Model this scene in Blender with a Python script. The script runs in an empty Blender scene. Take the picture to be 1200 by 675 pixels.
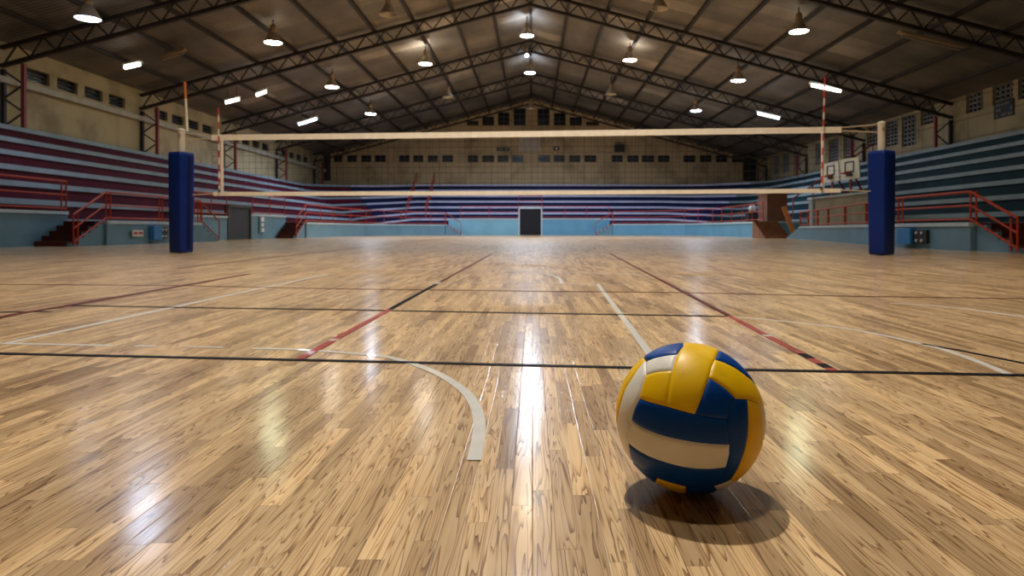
import bpy, bmesh, math, random
from mathutils import Vector, Matrix
from mathutils.geometry import delaunay_2d_cdt
random.seed(7)
S = bpy.context.scene
COL = S.collection
# ------------------------------------------------------------------ camera model
H, F, CX, CY = 0.3745, 800.0, 624.0, 269.0
def U(px, py, d):                       # pixel + depth -> world
    return Vector(((px-CX)*d/F, d, H+(CY-py)*d/F))
def G(px, py):                          # pixel -> point of the floor
    d = H*F/(py-CY)
    return Vector(((px-CX)*d/F, d, 0.0))
cam_d = bpy.data.cameras.new('camera'); cam = bpy.data.objects.new('camera', cam_d); COL.objects.link(cam)
cam.location = (0, 0, H); cam.rotation_euler = (math.pi/2, 0, 0)
cam_d.sensor_width = 36; cam_d.lens = 36*F/1200
cam_d.shift_x = -(CX-600)/1200; cam_d.shift_y = -(337.5-CY)/1200
cam_d.clip_end = 200; cam_d.clip_start = 0.02
cam_d.dof.use_dof = True; cam_d.dof.focus_distance = 0.98; cam_d.dof.aperture_fstop = 11.0
S.camera = cam

# ------------------------------------------------------------------ mesh helpers
class MB:
    def __init__(s): s.v, s.f, s.sm = [], [], False
    def quad_prism(s, a, b):            # two loops of equal length joined, both capped
        n = len(a); o = len(s.v)
        s.v += [tuple(x) for x in a] + [tuple(x) for x in b]
        s.f.append(tuple(o+i for i in range(n))[::-1]); s.f.append(tuple(o+n+i for i in range(n)))
        for i in range(n):
            j = (i+1) % n
            s.f.append((o+i, o+j, o+n+j, o+n+i))
        return s
    def box(s, x0, x1, y0, y1, z0, z1):
        return s.quad_prism([(x0,y0,z0),(x1,y0,z0),(x1,y1,z0),(x0,y1,z0)], [(x0,y0,z1),(x1,y0,z1),(x1,y1,z1),(x0,y1,z1)])
    def beam(s, p, q, w, h, up=(0,0,1)):
        p, q = Vector(p), Vector(q); d = (q-p).normalized(); u = Vector(up)
        if abs(d.dot(u)) > .98: u = Vector((0,1,0))
        r = d.cross(u).normalized()*(w/2); t = r.cross(d).normalized()*(h/2)
        return s.quad_prism([p-r-t, p+r-t, p+r+t, p-r+t], [q-r-t, q+r-t, q+r+t, q-r+t])
    def tube(s, p, q, r, n=10, r2=None):
        p, q = Vector(p), Vector(q); d = (q-p).normalized()
        u = Vector((0,0,1)) if abs(d.z) < .95 else Vector((0,1,0))
        a = d.cross(u).normalized(); b = a.cross(d)
        r2 = r if r2 is None else r2
        ring = lambda c, rr: [c+a*rr*math.cos(2*math.pi*i/n)+b*rr*math.sin(2*math.pi*i/n) for i in range(n)]
        return s.quad_prism(ring(p, r), ring(q, r2))
    def lathe(s, c, prof, n=20):        # prof: (radius, z) top to bottom or bottom to top
        o = len(s.v); c = Vector(c)
        for r, z in prof:
            for i in range(n):
                s.v.append((c.x+r*math.cos(2*math.pi*i/n), c.y+r*math.sin(2*math.pi*i/n), c.z+z))
        for k in range(len(prof)-1):
            for i in range(n):
                j = (i+1) % n
                s.f.append((o+k*n+i, o+k*n+j, o+(k+1)*n+j, o+(k+1)*n+i))
        return s
    def prism(s, poly, z0, z1):
        return s.quad_prism([(x,y,z0) for x,y in poly], [(x,y,z1) for x,y in poly])
    def build(s, name, mat, parent=None, smooth=False, origin=None, bevel=0):
        me = bpy.data.meshes.new(name)
        o0 = Vector(origin) if origin is not None else Vector((0,0,0))
        me.from_pydata([tuple(Vector(v)-o0) for v in s.v], [], s.f)
        bm = bmesh.new(); bm.from_mesh(me); bmesh.ops.recalc_face_normals(bm, faces=bm.faces[:])
        if bevel: bmesh.ops.bevel(bm, geom=bm.edges[:], offset=bevel, segments=2, profile=.6, affect='EDGES')
        bm.to_mesh(me); bm.free()
        if smooth:
            for p in me.polygons: p.use_smooth = True
        ob = bpy.data.objects.new(name, me); COL.objects.link(ob)
        if mat: me.materials.append(mat)
        if parent is not None:
            off = Vector((0,0,0)); q = parent
            while q is not None: off += q.location; q = q.parent
            ob.parent = parent; ob.location = o0-off
        elif origin is not None: ob.location = o0
        return ob
def tag(o, label, cat, group=None, kind=None):
    o['label'] = label; o['category'] = cat
    if group: o['group'] = group
    if kind: o['kind'] = kind
    return o
def empty(name, loc, label, cat, group=None):
    e = bpy.data.objects.new(name, None); COL.objects.link(e); e.location = loc
    e['kind'] = 'thing'
    return tag(e, label, cat, group)
def struct(o): o['kind'] = 'structure'; return o
ORD = ['zeroth','first','second','third','fourth','fifth','sixth','seventh','eighth','ninth','tenth','eleventh']

# ------------------------------------------------------------------ materials
def mat(name, col, rough=.6, metal=0, coat=0, vary=0, scale=3.0, bump=0, emit=0, ecol=None, spec=.5):
    m = bpy.data.materials.new(name); m.use_nodes = True
    nt = m.node_tree; b = nt.nodes['Principled BSDF']
    b.inputs['Base Color'].default_value = (*col, 1); b.inputs['Roughness'].default_value = rough
    b.inputs['Metallic'].default_value = metal; b.inputs['Coat Weight'].default_value = coat
    b.inputs['Specular IOR Level'].default_value = spec
    if vary or bump:
        tc = nt.nodes.new('ShaderNodeTexCoord'); n = nt.nodes.new('ShaderNodeTexNoise')
        n.inputs['Scale'].default_value = scale; n.inputs['Detail'].default_value = 5
        nt.links.new(tc.outputs['Object'], n.inputs['Vector'])
        if vary:
            r = nt.nodes.new('ShaderNodeValToRGB')
            r.color_ramp.elements[0].position = .3; r.color_ramp.elements[1].position = .7
            r.color_ramp.elements[0].color = (*[c*(1-vary) for c in col], 1)
            r.color_ramp.elements[1].color = (*[min(1, c*(1+vary*.6)) for c in col], 1)
            nt.links.new(n.outputs['Fac'], r.inputs['Fac']); nt.links.new(r.outputs['Color'], b.inputs['Base Color'])
        if bump:
            bp = nt.nodes.new('ShaderNodeBump'); bp.inputs['Strength'].default_value = bump; bp.inputs['Distance'].default_value = .01
            nt.links.new(n.outputs['Fac'], bp.inputs['Height']); nt.links.new(bp.outputs['Normal'], b.inputs['Normal'])
    if emit:
        b.inputs['Emission Color'].default_value = (*(ecol or col), 1); b.inputs['Emission Strength'].default_value = emit
    return m
class NT:                                # tiny node-graph helper
    def __init__(s, m): s.t = m.node_tree; s.n = s.t.nodes; s.l = s.t.links
    def put(s, inp, v):
        if isinstance(v, bpy.types.NodeSocket): s.l.new(v, inp)
        elif v is not None: inp.default_value = v
    def m(s, op, a, b=None, c=None):
        x = s.n.new('ShaderNodeMath'); x.operation = op
        for i, v in enumerate((a, b, c)): s.put(x.inputs[i], v)
        return x.outputs[0]
    def comb(s, x, y, z=0.0):
        c = s.n.new('ShaderNodeCombineXYZ')
        for i, v in enumerate((x, y, z)): s.put(c.inputs[i], v)
        return c.outputs[0]
    def noise(s, v, scale, detail=2.0, rough=.5, dist=0.0):
        x = s.n.new('ShaderNodeTexNoise'); s.l.new(v, x.inputs['Vector'])
        x.inputs['Scale'].default_value = scale; x.inputs['Detail'].default_value = detail
        x.inputs['Roughness'].default_value = rough; x.inputs['Distortion'].default_value = dist
        return x.outputs['Fac']
    def white(s, v):
        x = s.n.new('ShaderNodeTexWhiteNoise'); x.noise_dimensions = '3D'; s.l.new(v, x.inputs['Vector']); return x.outputs['Value']
    def ramp(s, f, stops):
        r = s.n.new('ShaderNodeValToRGB'); s.l.new(f, r.inputs['Fac']); e = r.color_ramp.elements
        while len(e) < len(stops): e.new(.5)
        for i, (p, c) in enumerate(stops): e[i].position = p; e[i].color = (*c, 1)
        return r.outputs['Color']
    def mix(s, f, a, b, blend='MIX'):
        x = s.n.new('ShaderNodeMix'); x.data_type = 'RGBA'; x.blend_type = blend
        s.put(x.inputs[0], f); s.put(x.inputs[6], a if isinstance(a, bpy.types.NodeSocket) else (*a, 1)); s.put(x.inputs[7], b if isinstance(b, bpy.types.NodeSocket) else (*b, 1))
        return x.outputs[2]
    def xyz(s):
        tc = s.n.new('ShaderNodeTexCoord'); sp = s.n.new('ShaderNodeSeparateXYZ'); s.l.new(tc.outputs['Object'], sp.inputs[0])
        return tc.outputs['Object'], sp.outputs[0], sp.outputs[1], sp.outputs[2]

FLOOR_ROUGH, FLOOR_COAT = .42, .8
def floor_mat():
    m = bpy.data.materials.new('strip wood floor'); m.use_nodes = True; g = NT(m); b = g.n['Principled BSDF']
    P, x, y, z = g.xyz()
    w, L = .0285, .36
    xs = g.m('DIVIDE', x, w); row = g.m('FLOOR', xs); fx = g.m('SUBTRACT', xs, row)
    ro = g.white(g.comb(row, 3.3, 1.7))
    ys = g.m('ADD', g.m('DIVIDE', y, L), g.m('MULTIPLY', ro, 7.31)); cl = g.m('FLOOR', ys); fy = g.m('SUBTRACT', ys, cl)
    bid = g.white(g.comb(row, cl, .5)); bid2 = g.white(g.comb(cl, row, 9.5))
    # cathedral grain: contour lines of a noise stretched along each board
    gx = g.m('ADD', g.m('MULTIPLY', x, 1.0), g.m('MULTIPLY', bid, 13.7)); gy = g.m('ADD', g.m('MULTIPLY', y, .050), g.m('MULTIPLY', bid2, 9.1))
    n1 = g.noise(g.comb(gx, gy, bid), 46.0, 2.2, .5, .5)
    fr = g.m('FRACT', g.m('MULTIPLY', n1, g.m('ADD', 8.0, g.m('MULTIPLY', bid2, 7.0))))
    ring = g.m('POWER', fr, 3.4)
    stk = g.noise(g.comb(gx, g.m('MULTIPLY', gy, .55), bid2), 120.0, 3.0, .6, .2)
    fib = g.noise(g.comb(gx, g.m('MULTIPLY', gy, .5), bid2), 520.0, 2.0, .6)
    big = g.noise(g.comb(g.m('MULTIPLY', x, 1.0), g.m('MULTIPLY', y, .16), 0.0), 4.5, 4.0, .62)
    t = g.m('ADD', g.m('ADD', g.m('MULTIPLY', ring, .52), g.m('MULTIPLY', fib, .16)), g.m('MULTIPLY', g.m('SUBTRACT', stk, .25), .62))
    c = g.ramp(t, [(.10, (.72,.520,.305)), (.36, (.60,.400,.205)), (.56, (.36,.205,.088)), (.82, (.12,.055,.020))])
    c = g.mix(1.0, c, g.ramp(bid, [(0, (.58,.52,.46)), (.3, (.88,.86,.83)), (.7, (1.07,1.06,1.04)), (1, (1.27,1.25,1.2))]), 'MULTIPLY')
    c = g.mix(1.0, c, g.ramp(big, [(.32, (.70,.66,.61)), (.5, (1,1,1)), (.7, (1.15,1.15,1.14))]), 'MULTIPLY')
    ex = g.m('MINIMUM', fx, g.m('SUBTRACT', 1.0, fx)); ey = g.m('MULTIPLY', g.m('MINIMUM', fy, g.m('SUBTRACT', 1.0, fy)), L/w)
    e = g.m('MINIMUM', ex, ey)
    seam = g.m('SUBTRACT', 1.0, g.m('MINIMUM', 1.0, g.m('MULTIPLY', e, 26.0)))
    c = g.mix(g.m('MULTIPLY', seam, .5), c, (.11,.05,.02))
    g.l.new(c, b.inputs['Base Color'])
    b.inputs['Roughness'].default_value = FLOOR_ROUGH; b.inputs['Specular IOR Level'].default_value = .25
    b.inputs['Coat Weight'].default_value = FLOOR_COAT
    sc = g.noise(P, 9.0, 4.0, .6)
    g.l.new(g.m('ADD', .10, g.m('MULTIPLY', sc, .14)), b.inputs['Coat Roughness'])
    wav = g.noise(g.comb(g.m('MULTIPLY', x, 1.0), g.m('MULTIPLY', y, .35), bid), 60.0, 2.0, .5)
    hgt = g.m('SUBTRACT', g.m('ADD', g.m('MULTIPLY', wav, .25), g.m('MULTIPLY', bid, .25)), g.m('ADD', g.m('MULTIPLY', seam, .5), g.m('MULTIPLY', ring, .05)))
    bp = g.n.new('ShaderNodeBump'); bp.inputs['Strength'].default_value = .35; bp.inputs['Distance'].default_value = .0009
    g.l.new(hgt, bp.inputs['Height']); g.l.new(bp.outputs['Normal'], b.inputs['Normal']); g.l.new(bp.outputs['Normal'], b.inputs['Coat Normal'])
    return m
def block_wall(name, c1, c2, grout, axis, sc=1.0):
    m = bpy.data.materials.new(name); m.use_nodes = True; g = NT(m); b = g.n['Principled BSDF']
    P, x, y, z = g.xyz()
    br = g.n.new('ShaderNodeTexBrick'); g.l.new(g.comb(x if axis == 'x' else y, z, 0.0), br.inputs['Vector'])
    br.inputs['Scale'].default_value = sc; br.inputs['Brick Width'].default_value = .8; br.inputs['Row Height'].default_value = .4; br.offset = 0.0
    br.inputs['Mortar Size'].default_value = .022; br.inputs['Mortar Smooth'].default_value = .3
    br.inputs['Color1'].default_value = (*c1, 1); br.inputs['Color2'].default_value = (*c2, 1); br.inputs['Mortar'].default_value = (*grout, 1)
    st = g.noise(P, .55, 5.0, .65)
    c = g.mix(1.0, br.outputs['Color'], g.ramp(st, [(.32, (.62,.60,.56)), (.5, (1,1,1)), (.75, (1.12,1.1,1.05))]), 'MULTIPLY')
    g.l.new(c, b.inputs['Base Color']); b.inputs['Roughness'].default_value = .8
    return m
def ceiling_mat():
    m = bpy.data.materials.new('roof sheeting'); m.use_nodes = True; g = NT(m); b = g.n['Principled BSDF']
    P, x, y, z = g.xyz()
    pid = g.white(g.comb(g.m('FLOOR', g.m('DIVIDE', x, 1.6)), g.m('FLOOR', g.m('DIVIDE', y, .95)), .2))
    st = g.noise(g.comb(g.m('MULTIPLY', x, 1.0), g.m('MULTIPLY', y, .45), 0.0), .5, 5.0, .6)
    c = g.ramp(st, [(.3, (.10,.084,.066)), (.52, (.185,.155,.122)), (.75, (.30,.26,.215))])
    c = g.mix(1.0, c, g.ramp(pid, [(0, (.72,.72,.74)), (.7, (1,1,1)), (.9, (1.15,1.15,1.15)), (1, (1.9,1.9,1.95))]), 'MULTIPLY')
    g.l.new(c, b.inputs['Base Color']); b.inputs['Roughness'].default_value = .6
    wv = g.m('SINE', g.m('MULTIPLY', y, 36.0))
    bp = g.n.new('ShaderNodeBump'); bp.inputs['Strength'].default_value = .5; bp.inputs['Distance'].default_value = .03
    g.l.new(wv, bp.inputs['Height']); g.l.new(bp.outputs['Normal'], b.inputs['Normal'])
    return m
M = dict(
    floor=floor_mat(), ceil=ceiling_mat(),
    wall_far=block_wall('far block wall', (.60,.45,.26), (.57,.42,.24), (.38,.27,.15), 'x'),
    wall_left=block_wall('side wall plaster left', (.46,.38,.23), (.44,.36,.22), (.40,.33,.20), 'y', .12),
    wall_right=block_wall('side wall plaster right', (.40,.33,.20), (.37,.30,.18), (.28,.22,.13), 'y', .5),
    wall_back=mat('rear wall', (.42,.35,.24), .8, vary=.2),
    blue_wall_dim=mat('light blue concrete dimmed', (.12,.235,.31), .55, vary=.14, scale=1.2),  # darker copy of the wall paint, weak side light put into the colour
    blue_wall_lit=mat('light blue concrete brightened', (.17,.36,.46), .5, vary=.12, scale=1.2),  # lighter copy of the same paint, stronger centre light put into the colour
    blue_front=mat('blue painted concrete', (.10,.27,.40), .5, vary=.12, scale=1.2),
    cap=mat('pale coping', (.42,.50,.54), .5, vary=.1),
    red=mat('dark red paint', (.085,.008,.022), .6, spec=.12, vary=.25, scale=1.5),
    navy=mat('navy paint', (.010,.014,.060), .6, spec=.12, vary=.25, scale=1.5),
    green=mat('dark green paint', (.007,.028,.038), .6, spec=.12, vary=.25, scale=1.5),
    band_left=mat('grey blue bench paint', (.22,.28,.33), .5, vary=.15, scale=2),
    band_far=mat('lilac white bench paint', (.50,.50,.68), .5, vary=.12, scale=2),
    band_right=mat('grey bench paint', (.22,.265,.285), .5, vary=.15, scale=2),
    orange=mat('orange red rail paint', (.36,.042,.016), .5, vary=.15, scale=8, spec=.2),
    dark_red=mat('oxide red steel', (.24,.030,.032), .5, vary=.25, scale=4),
    steel_dark=mat('dark brown steel', (.030,.021,.015), .6, vary=.3, scale=2),
    steel_navy=mat('near black steel', (.022,.022,.028), .6, vary=.2, scale=2),
    step=mat('brown red step paint', (.075,.024,.022), .7, spec=.15, vary=.3, scale=4),
    wood_step=mat('worn wooden step', (.20,.085,.040), .6, vary=.3, scale=5),
    night=mat('dark night glass', (.012,.014,.020), .25),
    frame=mat('dark window frame', (.05,.045,.04), .5),
    vent=mat('grey breeze block', (.22,.23,.24), .8, vary=.2),
    black=mat('black plastic', (.012,.012,.014), .5),
    white=mat('white enamel', (.72,.70,.64), .4, vary=.05, scale=6),
    tape=mat('cream canvas tape', (.86,.79,.67), .7, vary=.08, scale=12),
    cord=mat('black net cord', (.010,.010,.010), .8),
    rope=mat('cream rope', (.55,.44,.30), .8),
    pad=mat('blue vinyl pad', (.003,.020,.17), .45, vary=.12, scale=3, bump=.05, spec=.22),
    post=mat('cream post enamel', (.70,.65,.54), .4, vary=.08, scale=5),
    redpaint=mat('red antenna paint', (.55,.035,.02), .4),
    orangepaint=mat('orange antenna paint', (.70,.20,.06), .4),
    lamp_body=mat('lamp housing', (.42,.30,.18), .5, metal=.2, vary=.15),
    reflector=mat('spun aluminium reflector', (.50,.42,.32), .38, metal=.5),
    dead_lens=mat('unlit lamp lens', (.32,.26,.18), .3),
    line_white=mat('white court paint', (.62,.60,.57), .4, coat=.5, vary=.08, scale=20),
    line_black=mat('black court paint', (.008,.009,.016), .5, vary=.3, scale=20, spec=.04),
    line_red=mat('red court paint', (.32,.026,.020), .4, coat=.25, vary=.3, scale=14),
    line_maroon=mat('maroon court paint', (.085,.016,.014), .5, vary=.3, scale=14, spec=.15),
    bin=mat('bright blue box paint', (.015,.16,.40), .4),
    olive=mat('olive concrete', (.17,.13,.07), .8, vary=.2),
    brown=mat('brown board', (.14,.055,.030), .7, vary=.2),
    plank=mat('orange plank', (.50,.17,.05), .6, vary=.15, scale=8),
    grey=mat('grey concrete', (.24,.26,.27), .8, vary=.15),
    ledge=mat('pale painted ledge', (.46,.43,.35), .6, vary=.2),
    plaster=mat('pale plaster patch', (.58,.52,.45), .8, vary=.1),
    signred=mat('sign red', (.45,.04,.03), .5),
    cloth=mat('pale grey cloth', (.50,.53,.56), .9, vary=.2, scale=8),
)
def glow(name, col, s):
    m = bpy.data.materials.new(name); m.use_nodes = True; nt = m.node_tree; nt.nodes.clear()
    e = nt.nodes.new('ShaderNodeEmission'); o = nt.nodes.new('ShaderNodeOutputMaterial')
    e.inputs[0].default_value = (*col, 1); e.inputs[1].default_value = s
    nt.links.new(e.outputs[0], o.inputs[0]); return m
LAMP = 150.0
GLOW = dict(tube=glow('white tube', (1.0,.93,.82), 12.0), cool=glow('cool tube', (.72,.86,1.0), 12.0))
LENS = {}
def lens_mat(g, f):
    if (g, f) not in LENS:
        c = dict(blue=(.62,.76,1.0), white=(1.0,.90,.74), green=(.92,1.0,.66), key=(1.0,.90,.74))[g]
        LENS[g, f] = glow(f'{g} lamp lens', c, LAMP*f)
    return LENS[g, f]

# ------------------------------------------------------------------ room shell
XL, XR, YF, YB, RX = -16.2, 17.35, 53.0, -6.0, -0.1
SL = .268
def roof(x, top=10.45): return top - SL*abs(x-RX)
fl = MB().box(XL-.3, XR+.3, YB-.3, YF+.3, -.2, 0).build('floor', M['floor']); struct(fl)
cb = MB()
for a, b in ((XL-.3, RX), (RX, XR+.3)):
    cb.quad_prism([(a,YB-.3,roof(a)),(b,YB-.3,roof(b)),(b,YB-.3,roof(b)+.12),(a,YB-.3,roof(a)+.12)],
                  [(a,YF+.3,roof(a)),(b,YF+.3,roof(b)),(b,YF+.3,roof(b)+.12),(a,YF+.3,roof(a)+.12)])
struct(cb.build('ceiling', M['ceil']))

def holed_wall(name, material, axis, at, depth, u0, u1, z0, z1, holes, clip=None):
    """front sheet with openings, reveals and a back sheet; the front lies at `at`, the body extends by `depth`."""
    us = sorted({u0, u1, *[h[0] for h in holes], *[h[1] for h in holes]})
    zs = sorted({z0, z1, *[h[2] for h in holes], *[h[3] for h in holes]})
    bm = bmesh.new(); vs = {}
    def V(u, z, t):
        k = (round(u,5), round(z,5), t)
        if k not in vs: vs[k] = bm.verts.new((u, at+t*depth, z) if axis == 'x' else (at+t*depth, u, z))
        return vs[k]
    inhole = lambda u, z: any(h[0] < u < h[1] and h[2] < z < h[3] for h in holes)
    solid = [[not inhole((us[i]+us[i+1])/2, (zs[j]+zs[j+1])/2) for j in range(len(zs)-1)] for i in range(len(us)-1)]
    ok = lambda i, j: 0 <= i < len(us)-1 and 0 <= j < len(zs)-1 and solid[i][j]
    for i in range(len(us)-1):
        for j in range(len(zs)-1):
            if not solid[i][j]: continue
            a, b, c, d = us[i], us[i+1], zs[j], zs[j+1]
            for t in (0, 1): bm.faces.new([V(a,c,t), V(b,c,t), V(b,d,t), V(a,d,t)])
            for (ii, jj, p, q) in ((i-1,j,(a,c),(a,d)), (i+1,j,(b,c),(b,d)), (i,j-1,(a,c),(b,c)), (i,j+1,(a,d),(b,d))):
                if not ok(ii, jj): bm.faces.new([V(*p,0), V(*q,0), V(*q,1), V(*p,1)])
    if clip:
        for co, no in clip: bmesh.ops.bisect_plane(bm, geom=bm.verts[:]+bm.edges[:]+bm.faces[:], plane_co=co, plane_no=no, clear_outer=True)
    bmesh.ops.recalc_face_normals(bm, faces=bm.faces[:])
    me = bpy.data.meshes.new(name); bm.to_mesh(me); bm.free(); me.materials.append(material)
    o = bpy.data.objects.new(name, me); COL.objects.link(o); return struct(o)
NWIN = [0]
def window(material, axis, at, sgn, u0, u1, z0, z1, nu, nz, bar=.03, bmat=None):
    NWIN[0] += 1
    def P(b, ua, ub, za, zb, t0, t1):
        ta, tb = sorted((at+sgn*t0, at+sgn*t1))
        b.box(ua, ub, ta, tb, za, zb) if axis == 'x' else b.box(ta, tb, ua, ub, za, zb)
    b = MB()
    for i in range(nu+1):
        c = u0+(u1-u0)*i/nu; P(b, max(u0,c-bar), min(u1,c+bar), z0, z1, .10, .16)
    for j in range(nz+1):
        c = z0+(z1-z0)*j/nz; P(b, u0, u1, max(z0,c-bar), min(z1,c+bar), .10, .16)
    f = struct(b.build(f'window_{NWIN[0]}', bmat or M['frame']))
    p = MB(); P(p, u0, u1, z0, z1, .17, .20); p.build('pane', material, f)
# far gable wall
fx = lambda px: (px-CX)*YF/F
fz = lambda py: H+(CY-py)*YF/F
low = [(390.7,401),(406.7,418),(423,435),(439,452),(467.5,480),(484,496),(501,513),(518,531),(548,560),(565,579),(583,596),(600,613),
       (630.7,644.5),(649,662),(667,680),(685,699),(717,730),(735,748.5),(752,767),(771,785),(801,815.5),(820,834),(839,852.5),(858,871)]
hi = [(547,561),(565,579),(583.5,597),(602,616),(630,644),(649,663),(667.6,682),(686.7,702)]
holes = [(fx(a), fx(b), fz(189.8), fz(181.8)) for a, b in low]
hi_w = []
for a, b in hi:
    x0, x1 = fx(a), fx(b); hi_w.append((x0, x1, fz(147), min(roof(x0), roof(x1))-.28))
nrm = Vector((SL,0,1)).normalized(), Vector((-SL,0,1)).normalized()
holed_wall('wall_far', M['wall_far'], 'x', YF, .25, XL-.3, XR+.3, 0, 11, holes+hi_w,
           [((RX,0,10.44), nrm[0]), ((RX,0,10.44), nrm[1])])
for h in holes: window(M['night'], 'x', YF, 1, *h, 2, 2, .025)
for h in hi_w: window(M['night'], 'x', YF, 1, *h, 2, 3, .03)
# side walls with a clerestory
T = [20.8, 28.2, 35.6, 43.0, 50.4]
lh, rh = [], []
for t in [T[0]-7.4]+T[:-1]:
    for k in range(4): lh.append((t+1.05+1.42*k, t+2.1+1.42*k, 5.17, 5.58))
holed_wall('wall_left', M['wall_left'], 'y', XL, -.25, YB, YF, 0, roof(XL)-.01, lh)
for h in lh: window(M['night'], 'y', XL, -1, *h, 1, 3, .02)
ry = lambda px: XR*F/(px-CX)
rz = lambda px, py: H+(CY-py)*ry(px)/F
# right wall: tall pierced grilles and a high row
for a, b in ((1016,1033.5),(1037,1052.5),(1056.5,1073.5)):
    y0, y1 = ry(b), ry(a); rh.append((y0, y1, rz((a+b)/2, 171), min(roof(XR)-.12, rz((a+b)/2, 130))))
for a, b in ((1079,1095),(1132,1152),(1163,1187)):
    y0, y1 = ry(b), ry(a); rh.append((y0, y1, 5.0, 5.75))
for a, b in ((1193,1225),(1236,1272)):
    y0, y1 = ry(b), ry(a); rh.append((y0, y1, 5.0, 5.75))
for t in T[2:4]:
    for k in range(3): rh.append((t+1.2+1.9*k, t+2.5+1.9*k, 4.3, 5.6))
holed_wall('wall_right', M['wall_right'], 'y', XR, .25, YB, YF, 0, roof(XR)-.01, rh)
for h in rh: window(M['night'], 'y', XR, 1, *h, max(3, round((h[1]-h[0])/.28)), max(2, round((h[3]-h[2])/.19)), .035, M['vent'])
struct(MB().quad_prism([(XL,YB-.2,0),(XR,YB-.2,0),(XR,YB-.2,roof(XR)),(RX,YB-.2,roof(RX)),(XL,YB-.2,roof(XL))],
                       [(XL,YB,0),(XR,YB,0),(XR,YB,roof(XR)),(RX,YB,roof(RX)),(XL,YB,roof(XL))]).build('wall_back', M['wall_back']))
# ledge along the left wall
struct(MB().box(XL+.002, XL+.20, YB, YF-.01, 4.84, 5.03).build('trim_1', M['ledge']))
# pale rendered patch and dark corner doorways on the far wall
struct(MB().box(fx(609), fx(633), YF-.03, YF-.002, fz(177), fz(156)).build('trim_2', M['plaster']))
for n, (a, b, t0, t1) in enumerate(((356,386,212,172),(872,897,212,172))):
    d = struct(MB().box(fx(a), fx(b), YF-.05, YF-.002, fz(t0), fz(t1)).build(f'door_{n+1}', M['steel_navy']))
    MB().box(fx(a)-.1, fx(a), YF-.09, YF-.002, fz(t0), fz(t1)).box(fx(b), fx(b)+.1, YF-.09, YF-.002, fz(t0), fz(t1)).build('door_frame', M['frame'], d)

# ------------------------------------------------------------------ court markings (painted on the floor, parts of it)
def stripe(name, material, pts, w, z=.0012):
    P = [G(*p) if len(p) == 2 else Vector((p[0],p[1],0)) for p in pts]
    b = MB(); L, R = [], []
    for i, p in enumerate(P):
        d = (P[min(i+1,len(P)-1)]-P[max(i-1,0)]).normalized(); n = Vector((-d.y, d.x, 0))*w/2
        L.append(p+n); R.append(p-n)
    o = len(b.v)
    for a, c in zip(L, R): b.v += [(a.x,a.y,z),(c.x,c.y,z)]
    for a, c in zip(L, R): b.v += [(a.x,a.y,.0),(c.x,c.y,.0)]
    n = len(P)
    for i in range(n-1):
        b.f.append((o+2*i, o+2*i+1, o+2*i+3, o+2*i+2))
        q = o+2*n
        b.f.append((o+2*i, o+2*i+2, q+2*i+2, q+2*i)); b.f.append((o+2*i+1, q+2*i+1, q+2*i+3, o+2*i+3))
    return b.build(name, material, fl)
def smooth(pts, k=6):
    out = []
    for i in range(len(pts)-1):
        p0, p1, p2, p3 = pts[max(i-1,0)], pts[i], pts[i+1], pts[min(i+2,len(pts)-1)]
        for s in range(k):
            t = s/k
            out.append(tuple(.5*((2*b)+(-a+c)*t+(2*a-5*b+4*c-d)*t*t+(-a+3*b-3*c+d)*t**3) for a,b,c,d in zip(p0,p1,p2,p3)))
    return out+[pts[-1]]
LW = .024
stripe('black_line', M['line_black'], [(-1400,384.6),(0,414.7),(400,423.3),(740,431.3),(980,435.7),(1200,440.3),(2400,465.7)], .026, .0020)
stripe('black_line', M['line_black'], [(80,358.2),(230,360.7),(400,363.1),(600,366.8),(800,370.0),(853,371)], .030, .0018)
stripe('black_line', M['line_maroon'], [(-900,325.5),(0,333.3),(200,334.5),(317,337),(400,338.6),(600,341),(800,343),(1000,347.3),(1200,350.2),(2000,361.8)], .030, .0016)
stripe('black_line', M['line_black'], [(-60,366.5),(0,366),(60,365.2)], .03, .0018)
stripe('maroon_line', M['line_maroon'], smooth([(-320,450),(-120,401.5),(0,372.3),(80,358.3),(213,335),(290,321.5)], 4), .045, .0022)
stripe('maroon_line', M['line_maroon'], [(205,314.5),(300,304),(400,292.5),(470,284.5),(533,279)], .05, .0015)
stripe('white_line', M['line_white'], [(8,402.3),(110,380.3),(207,359.3),(317,335.2),(383,321.8)], LW*1.25, .0014)
stripe('white_line', M['line_white'], [(-30,402),(0,402.7),(132,405.2)], LW, .0012)
stripe('white_line', M['line_white'], [(157,405.6),(183,406.1)], LW*.7, .0012)
stripe('white_line', M['line_white'], [(217,406.5),(262,407.6)], LW*.7, .0012)
stripe('white_line', M['line_white'], smooth([(296,408.6),(340,409.6),(400,413.3),(440,417.2),(467,421.7),(510,436.7),(541,456.0),(556,474),(561.5,493),(560.5,515),(555.5,540)], 8), LW, .0014)
stripe('white_line', M['line_white'], [(700,332.7),(730,372.5),(761.7,415),(790,453)], LW*1.05, .0014)
stripe('white_line', M['line_white'], [(400,329.5),(513,331),(600,331.5),(702,332.9)], LW*.9, .0012)
stripe('white_line', M['line_white'], smooth([(596,317.2),(613,318),(630,319.5),(646,322.5),(656,327),(658,332.4)], 6), LW, .0016)
stripe('white_line', M['line_white'], [(467,315.2),(600,317),(700,320.2),(800,323.5)], LW, .0012)
stripe('white_line', M['line_white'], smooth([(853,371),(917,376.7),(1000,386.7),(1080,403.3),(1130,418),(1183,439)], 6), LW*.9, .0014)
stripe('white_line', M['line_white'], smooth([(1043,355.5),(1100,359),(1150,364.5),(1200,371.7),(1240,378)], 4), LW, .0014)
stripe('black_line', M['line_black'], [(1080,403.3),(1120,410),(1155,417)], .018, .0016)
stripe('black_line', M['line_black'], [(1155,417),(1200,426),(1230,432)], .018, .0016)
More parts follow.
